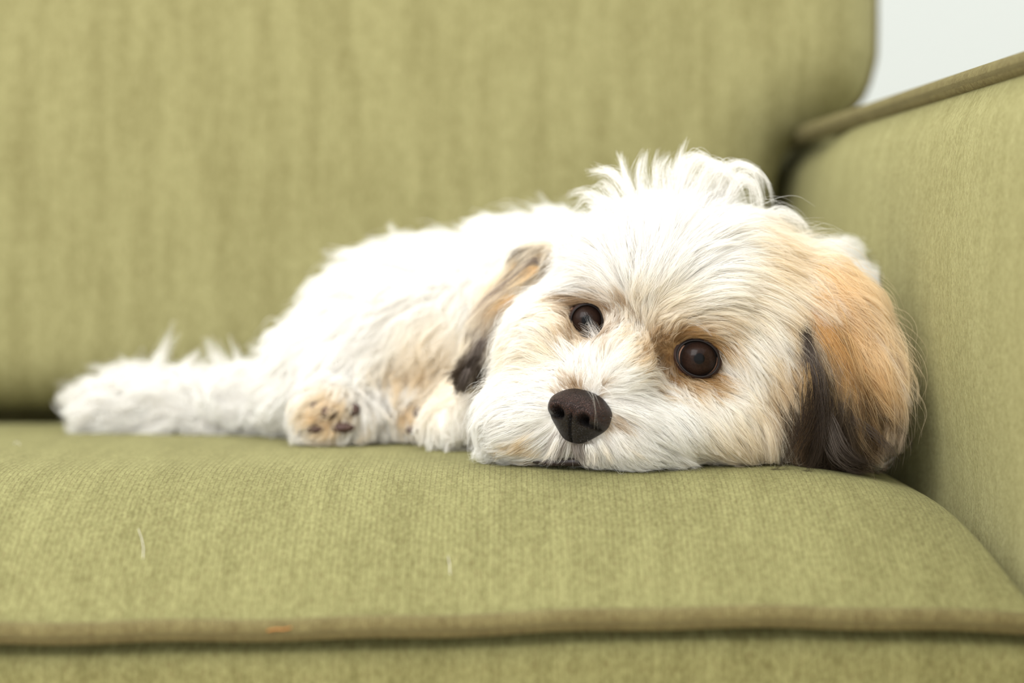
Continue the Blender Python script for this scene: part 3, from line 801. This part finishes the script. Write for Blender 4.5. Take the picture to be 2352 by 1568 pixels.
# ------------------------------------------------------------------ single locks that stand out of the coat
def locks(name, specs, mat=M_fur, label=None):
    K = 12; PTS, CC, RR = [], [], []
    for pts, wid, n, c0, c1, r0 in specs:
        w0 = pts[0][2]; cp = np.array([P(q[0], q[1], q[2] if len(q) > 2 else w0) for q in pts])
        tt = np.linspace(0, len(cp) - 1, K); i = np.minimum(tt.astype(int), len(cp) - 2); f = (tt - i)[:, None]
        ext = np.vstack([2 * cp[0] - cp[1], cp, 2 * cp[-1] - cp[-2]])
        a, b, c, d = ext[i], ext[i + 1], ext[i + 2], ext[i + 3]
        path = .5 * (2 * b + (c - a) * f + (2 * a - 5 * b + 4 * c - d) * f ** 2 + (3 * b - a - 3 * c + d) * f ** 3)
        off = rng.normal(size=(n, 3)) * px(wid) * .5; ss = np.linspace(0, 1, K)
        sub = rng.integers(0, 5, n); so = rng.normal(size=(5, 3)) * px(wid) * .45; st = rng.normal(size=(5, 3)) * px(wid) * .55
        ln = 1 - .38 * rng.random(n) ** 1.5
        for k in range(n):
            tq = ss * ln[k] * (K - 1); i0 = np.minimum(tq.astype(int), K - 2); ff = (tq - i0)[:, None]
            q = path[i0] * (1 - ff) + path[i0 + 1] * ff
            taper = (np.sin(np.minimum(ss * 2.2 + .5, 1.57)) * (1 - .55 * ss ** 2))[:, None]
            q = q + so[sub[k]] * taper + st[sub[k]] * (ss ** 2)[:, None] + off[k] * (taper * (1 - .6 * ss[:, None]))
            q = q + rng.normal(size=3) * .0005 * (ss ** 2)[:, None]
            q[:, 2] = np.maximum(q[:, 2], seat_z(q[:, 0], q[:, 1]) + .0004)
            PTS.append(q); m = ss[:, None]; j = 1 + .16 * (rng.random() - .6)
            CC.append(np.clip((np.array(c0) * (1 - m) + np.array(c1) * m) * j, 0, .97)); RR.append(r0 * (1 - .8 * ss ** 1.5) * (.7 + .5 * rng.random()))
    PT = np.array(PTS); N = len(PT)
    hc = bpy.data.hair_curves.new(name); hc.add_curves([K] * N)
    hc.position_data.foreach_set('vector', (PT - O).astype(np.float32).ravel())
    ra = hc.attributes.new('radius', 'FLOAT', 'POINT'); ra.data.foreach_set('value', np.array(RR, np.float32).ravel())
    ca = hc.attributes.new('col', 'FLOAT_COLOR', 'POINT'); c4 = np.ones((N * K, 4), np.float32); c4[:, :3] = np.array(CC).reshape(-1, 3)
    ca.data.foreach_set('color', c4.ravel()); hc.materials.append(mat)
    o = bpy.data.objects.new(name, hc); COL.objects.link(o); o.parent = dog; o['kind'] = 'stuff'
    if label: o['label'] = label
W_, Cm, Gd, Dk, Gy = WHITE, CREAM * .5 + WHITE * .5, GOLD, DARK, GREY
R6 = .00005
topk = [(((1450, 455, 52), (1405, 402), (1350, 390)), 20, 120), (((1450, 450, 56), (1436, 395), (1428, 350)), 14, 90),
        (((1478, 450, 56), (1476, 395), (1488, 352)), 16, 90), (((1505, 450, 56), (1500, 395), (1515, 360)), 18, 90),
        (((1535, 450, 55), (1528, 395), (1538, 358)), 20, 120), (((1562, 440, 54), (1560, 375), (1576, 338)), 16, 130),
        (((1560, 450, 52), (1600, 368), (1645, 388), (1668, 450)), 26, 220), (((1600, 450, 52), (1640, 378), (1685, 400), (1705, 470)), 22, 180),
        (((1640, 470, 54), (1685, 396), (1738, 412), (1752, 480)), 20, 200), (((1660, 480, 52), (1700, 415), (1730, 430), (1738, 500)), 20, 160),
        (((1400, 480, 60), (1350, 440), (1303, 462)), 20, 110), (((1735, 520, 58), (1785, 485), (1830, 505), (1850, 540)), 22, 120),
        (((1760, 560, 60), (1825, 545), (1868, 600)), 26, 120), (((1420, 460, 58), (1385, 420), (1360, 425)), 18, 80)]
sp = [(p, w, n, W_, W_, R6) for p, w, n in topk]
sp += [(((1530, 690, 25), (1610, 690, 22), (1690, 745, 26), (1735, 850, 28)), 34, 420, W_, W_, R6),
       (((1550, 730, 24), (1600, 730, 21), (1645, 768, 20)), 20, 110, W_, W_, R6),
       (((1600, 650, 32), (1700, 665, 28), (1775, 740, 30), (1795, 850, 38)), 36, 420, W_, Cm, R6),
       (((1640, 610, 38), (1740, 620, 34), (1810, 690, 38), (1835, 790, 42)), 38, 380, W_, Cm, R6),
       (((1680, 560, 44), (1780, 575, 42), (1850, 650, 44), (1880, 740, 40)), 40, 320, W_, CREAM, R6),
       (((1670, 790, 27), (1715, 840, 26), (1742, 895, 28)), 26, 260, Cm, W_, R6),
       (((1480, 1010, 8), (1540, 1040, 10), (1590, 1078, 12)), 22, 160, W_, W_, R6),
       (((1420, 1000, 2), (1450, 1040, 3), (1480, 1072, 6)), 18, 110, W_, Cm, R6),
       (((1380, 1015, 0), (1395, 1045, 0), (1400, 1068, 1)), 12, 70, W_, Cm, R6),
       (((1350, 1020, -1), (1358, 1045, -1), (1356, 1070, 0)), 12, 60, W_, Cm, R6),
       (((1280, 1010, 2), (1262, 1040, 3), (1240, 1058, 5)), 14, 60, W_, Cm, R6),
       (((1450, 640, 30), (1340, 640, 34), (1220, 690, 44), (1150, 760, 52)), 34, 260, W_, W_, R6),
       (((1290, 800, 24), (1255, 775, 26), (1225, 765, 30)), 16, 90, W_, W_, R6),
       (((1330, 850, 12), (1290, 800, 20), (1268, 772, 24)), 20, 120, W_, W_, R6),
       (((1395, 810, 18), (1370, 770, 24), (1352, 735, 28)), 20, 60, W_, W_, .00004),
       (((1375, 800, 20), (1350, 770, 26), (1330, 750, 29)), 18, 36, W_, Cm, .00004),
       (((1342, 884, -6), (1362, 905, -13), (1371, 940, -13), (1374, 985, -10)), 8, 4, W_, Cm, .000035),
       (((1380, 884, -3), (1402, 905, -9), (1408, 935, -9), (1408, 968, -6)), 4, 3, W_, Cm, .00004),
       (((1250, 690, 40), (1225, 688, 42), (1212, 702, 44)), 10, 14, DARK, DARK, .00004)]
locks('fur_tuft', sp)
er = [(((1845, 745, 26), (1858, 800, 22), (1850, 860, 20)), 20, 160, Dk, Gy, R6),
      (((1875, 860, 22), (1868, 940, 18), (1840, 1020, 18), (1815, 1066, 20)), 40, 240, Dk * 1.3, Dk, R6),
      (((1862, 850, 20), (1872, 930), (1850, 1000), (1838, 1060)), 34, 90, TAN * .8, BROWN, R6),
      (((1850, 780, 24), (1880, 860, 18), (1895, 960, 16), (1880, 1050, 16)), 20, 180, Gy, Dk, R6),
      (((1900, 960, 20), (1925, 1030, 18), (1965, 1062, 20), (2000, 1056, 22)), 24, 160, Gy, Dk, R6),
      (((1960, 960, 24), (2010, 1000, 26), (2048, 1045, 26), (2035, 1086, 24)), 20, 46, Gy, Dk, R6),
      (((1975, 930, 28), (2040, 965, 32), (2078, 1015, 34), (2068, 1062, 32)), 22, 40, Gy, Dk, R6),
      (((1940, 1030, 24), (1985, 1070, 24), (2030, 1082, 24), (2048, 1050, 24)), 12, 30, Dk, Dk, R6),
      (((2000, 830, 36), (2050, 890, 38), (2115, 920, 38)), 26, 90, Cm, Gy, R6),
      (((2000, 860, 36), (2055, 930, 38), (2085, 950, 38), (2118, 985, 38)), 14, 40, Cm, Dk, R6),
      (((1875, 660, 42), (1965, 705, 40), (2035, 790, 42), (2080, 890, 42)), 34, 380, CREAM, Cm, R6),
      (((1870, 690, 32), (1960, 730, 30), (2030, 820, 32), (2065, 930, 34)), 40, 420, Gd * .4 + CREAM * .6, Cm, R6),
      (((1990, 800, 32), (2020, 860, 32), (2050, 940, 34)), 34, 260, W_ * .95, Cm, R6),
      (((1865, 720, 30), (1920, 800, 24), (1950, 880, 22), (1950, 980, 22)), 30, 300, Gd, TAN, R6),
      (((1900, 760, 28), (1950, 860, 24), (1985, 930, 24), (1985, 1010, 24)), 34, 280, Gd * .9 + CREAM * .1, BROWN, R6),
      (((1905, 900, 26), (1915, 960), (1900, 1010), (1910, 1050)), 26, 160, Gy, Dk, R6),
      (((1950, 930, 26), (1965, 980), (1955, 1030), (1975, 1062)), 22, 130, TAN * .6, Dk, R6),
      (((1975, 880, 34), (1995, 940), (1990, 1000), (2010, 1040)), 18, 70, CREAM, Gy, R6),
      (((1830, 800, 32), (1838, 880, 30), (1820, 960, 32)), 20, 140, Gd, CREAM, R6)]
locks('ear_tuft', er, label='golden and black locks of the ear at the right')
el = [(((1235, 600, 68), (1180, 645), (1115, 695), (1075, 745)), 16, 70, Gy, Gy * 2.2, R6),
      (((1228, 612, 66), (1200, 640), (1160, 670)), 14, 100, Gd * .6 + CREAM * .4, CREAM, R6),
      (((1180, 680, 68), (1130, 710), (1105, 745), (1100, 800)), 16, 70, TAN, Gy * 1.6, R6),
      (((1110, 780, 58), (1085, 830), (1068, 870), (1048, 900)), 18, 150, Gy, Dk, R6),
      (((1095, 820, 58), (1060, 850), (1034, 864), (1024, 876)), 13, 100, Dk, Dk * 2, R6),
      (((1075, 850, 56), (1062, 880), (1060, 906)), 12, 90, Gy, Dk, R6)]
locks('ear_tuft', el, label='grey and black locks of the folded ear at the left')
tl_ = [(((360, 900, 205), (372, 835), (405, 765)), 26, 90), (((400, 900, 205), (425, 840), (455, 800)), 26, 80), (((330, 890, 208), (310, 850), (285, 815)), 22, 80),
       (((530, 890, 200), (505, 830), (486, 775)), 24, 80), (((570, 890, 198), (548, 840), (535, 800)), 24, 80), (((450, 900, 203), (455, 850), (470, 815)), 26, 80),
       (((240, 900, 212), (200, 880), (175, 905)), 30, 120), (((300, 880, 210), (250, 855), (215, 868)), 30, 120)]
locks('tail_tuft', [(p, w, n, W_, W_, .00011) for p, w, n in tl_])


# ------------------------------------------------------------------ loose hairs lying on the seat cushion
M_loose = plain('loose_hair', (236, 230, 214), .5, .05, 50); M_thread = plain('thread', (186, 120, 50), .6, .1, 50)
def on_seat(u, v):
    r = FW + RT * ((u - 1176) / FPX) + UP * ((784 - v) / FPX); d = .70
    while d < 1.3:
        p = CAM + r * d
        if p[2] < seat_z(p[0], p[1]): break
        d += .0003
    return p + np.array([0, -.0004, .0006])
for lab, pts, mat in (('short white loose hair on the front of the green seat cushion, near its left side', ((318, 1218), (326, 1240), (330, 1262), (329, 1285)), M_loose),
                      ('faint white loose hair above the middle of the seat cushion piping', ((1029, 1280), (1033, 1300), (1034, 1322)), M_loose),
                      ('curly white loose hair on the far left top of the seat cushion', ((33, 1022), (37, 1017), (44, 1020), (47, 1025)), M_loose)):
    o = tube('loose_hair', [on_seat(*q) for q in pts], .00009, mat, seg=6)
    tag(o, lab, 'hair', 'loose hairs on the seat cushion')
th = [np.array(((u - 1176) / FPX * .848, YF - .0056, float(zpipe((u - 1176) / FPX * .848)) + dz)) for u, dz in ((612, -.0002), (630, .0004), (650, .0002), (668, .0008))]
tag(tube('thread', th, .00025, M_thread, seg=6), 'tiny orange thread caught on the piping of the seat cushion', 'thread')
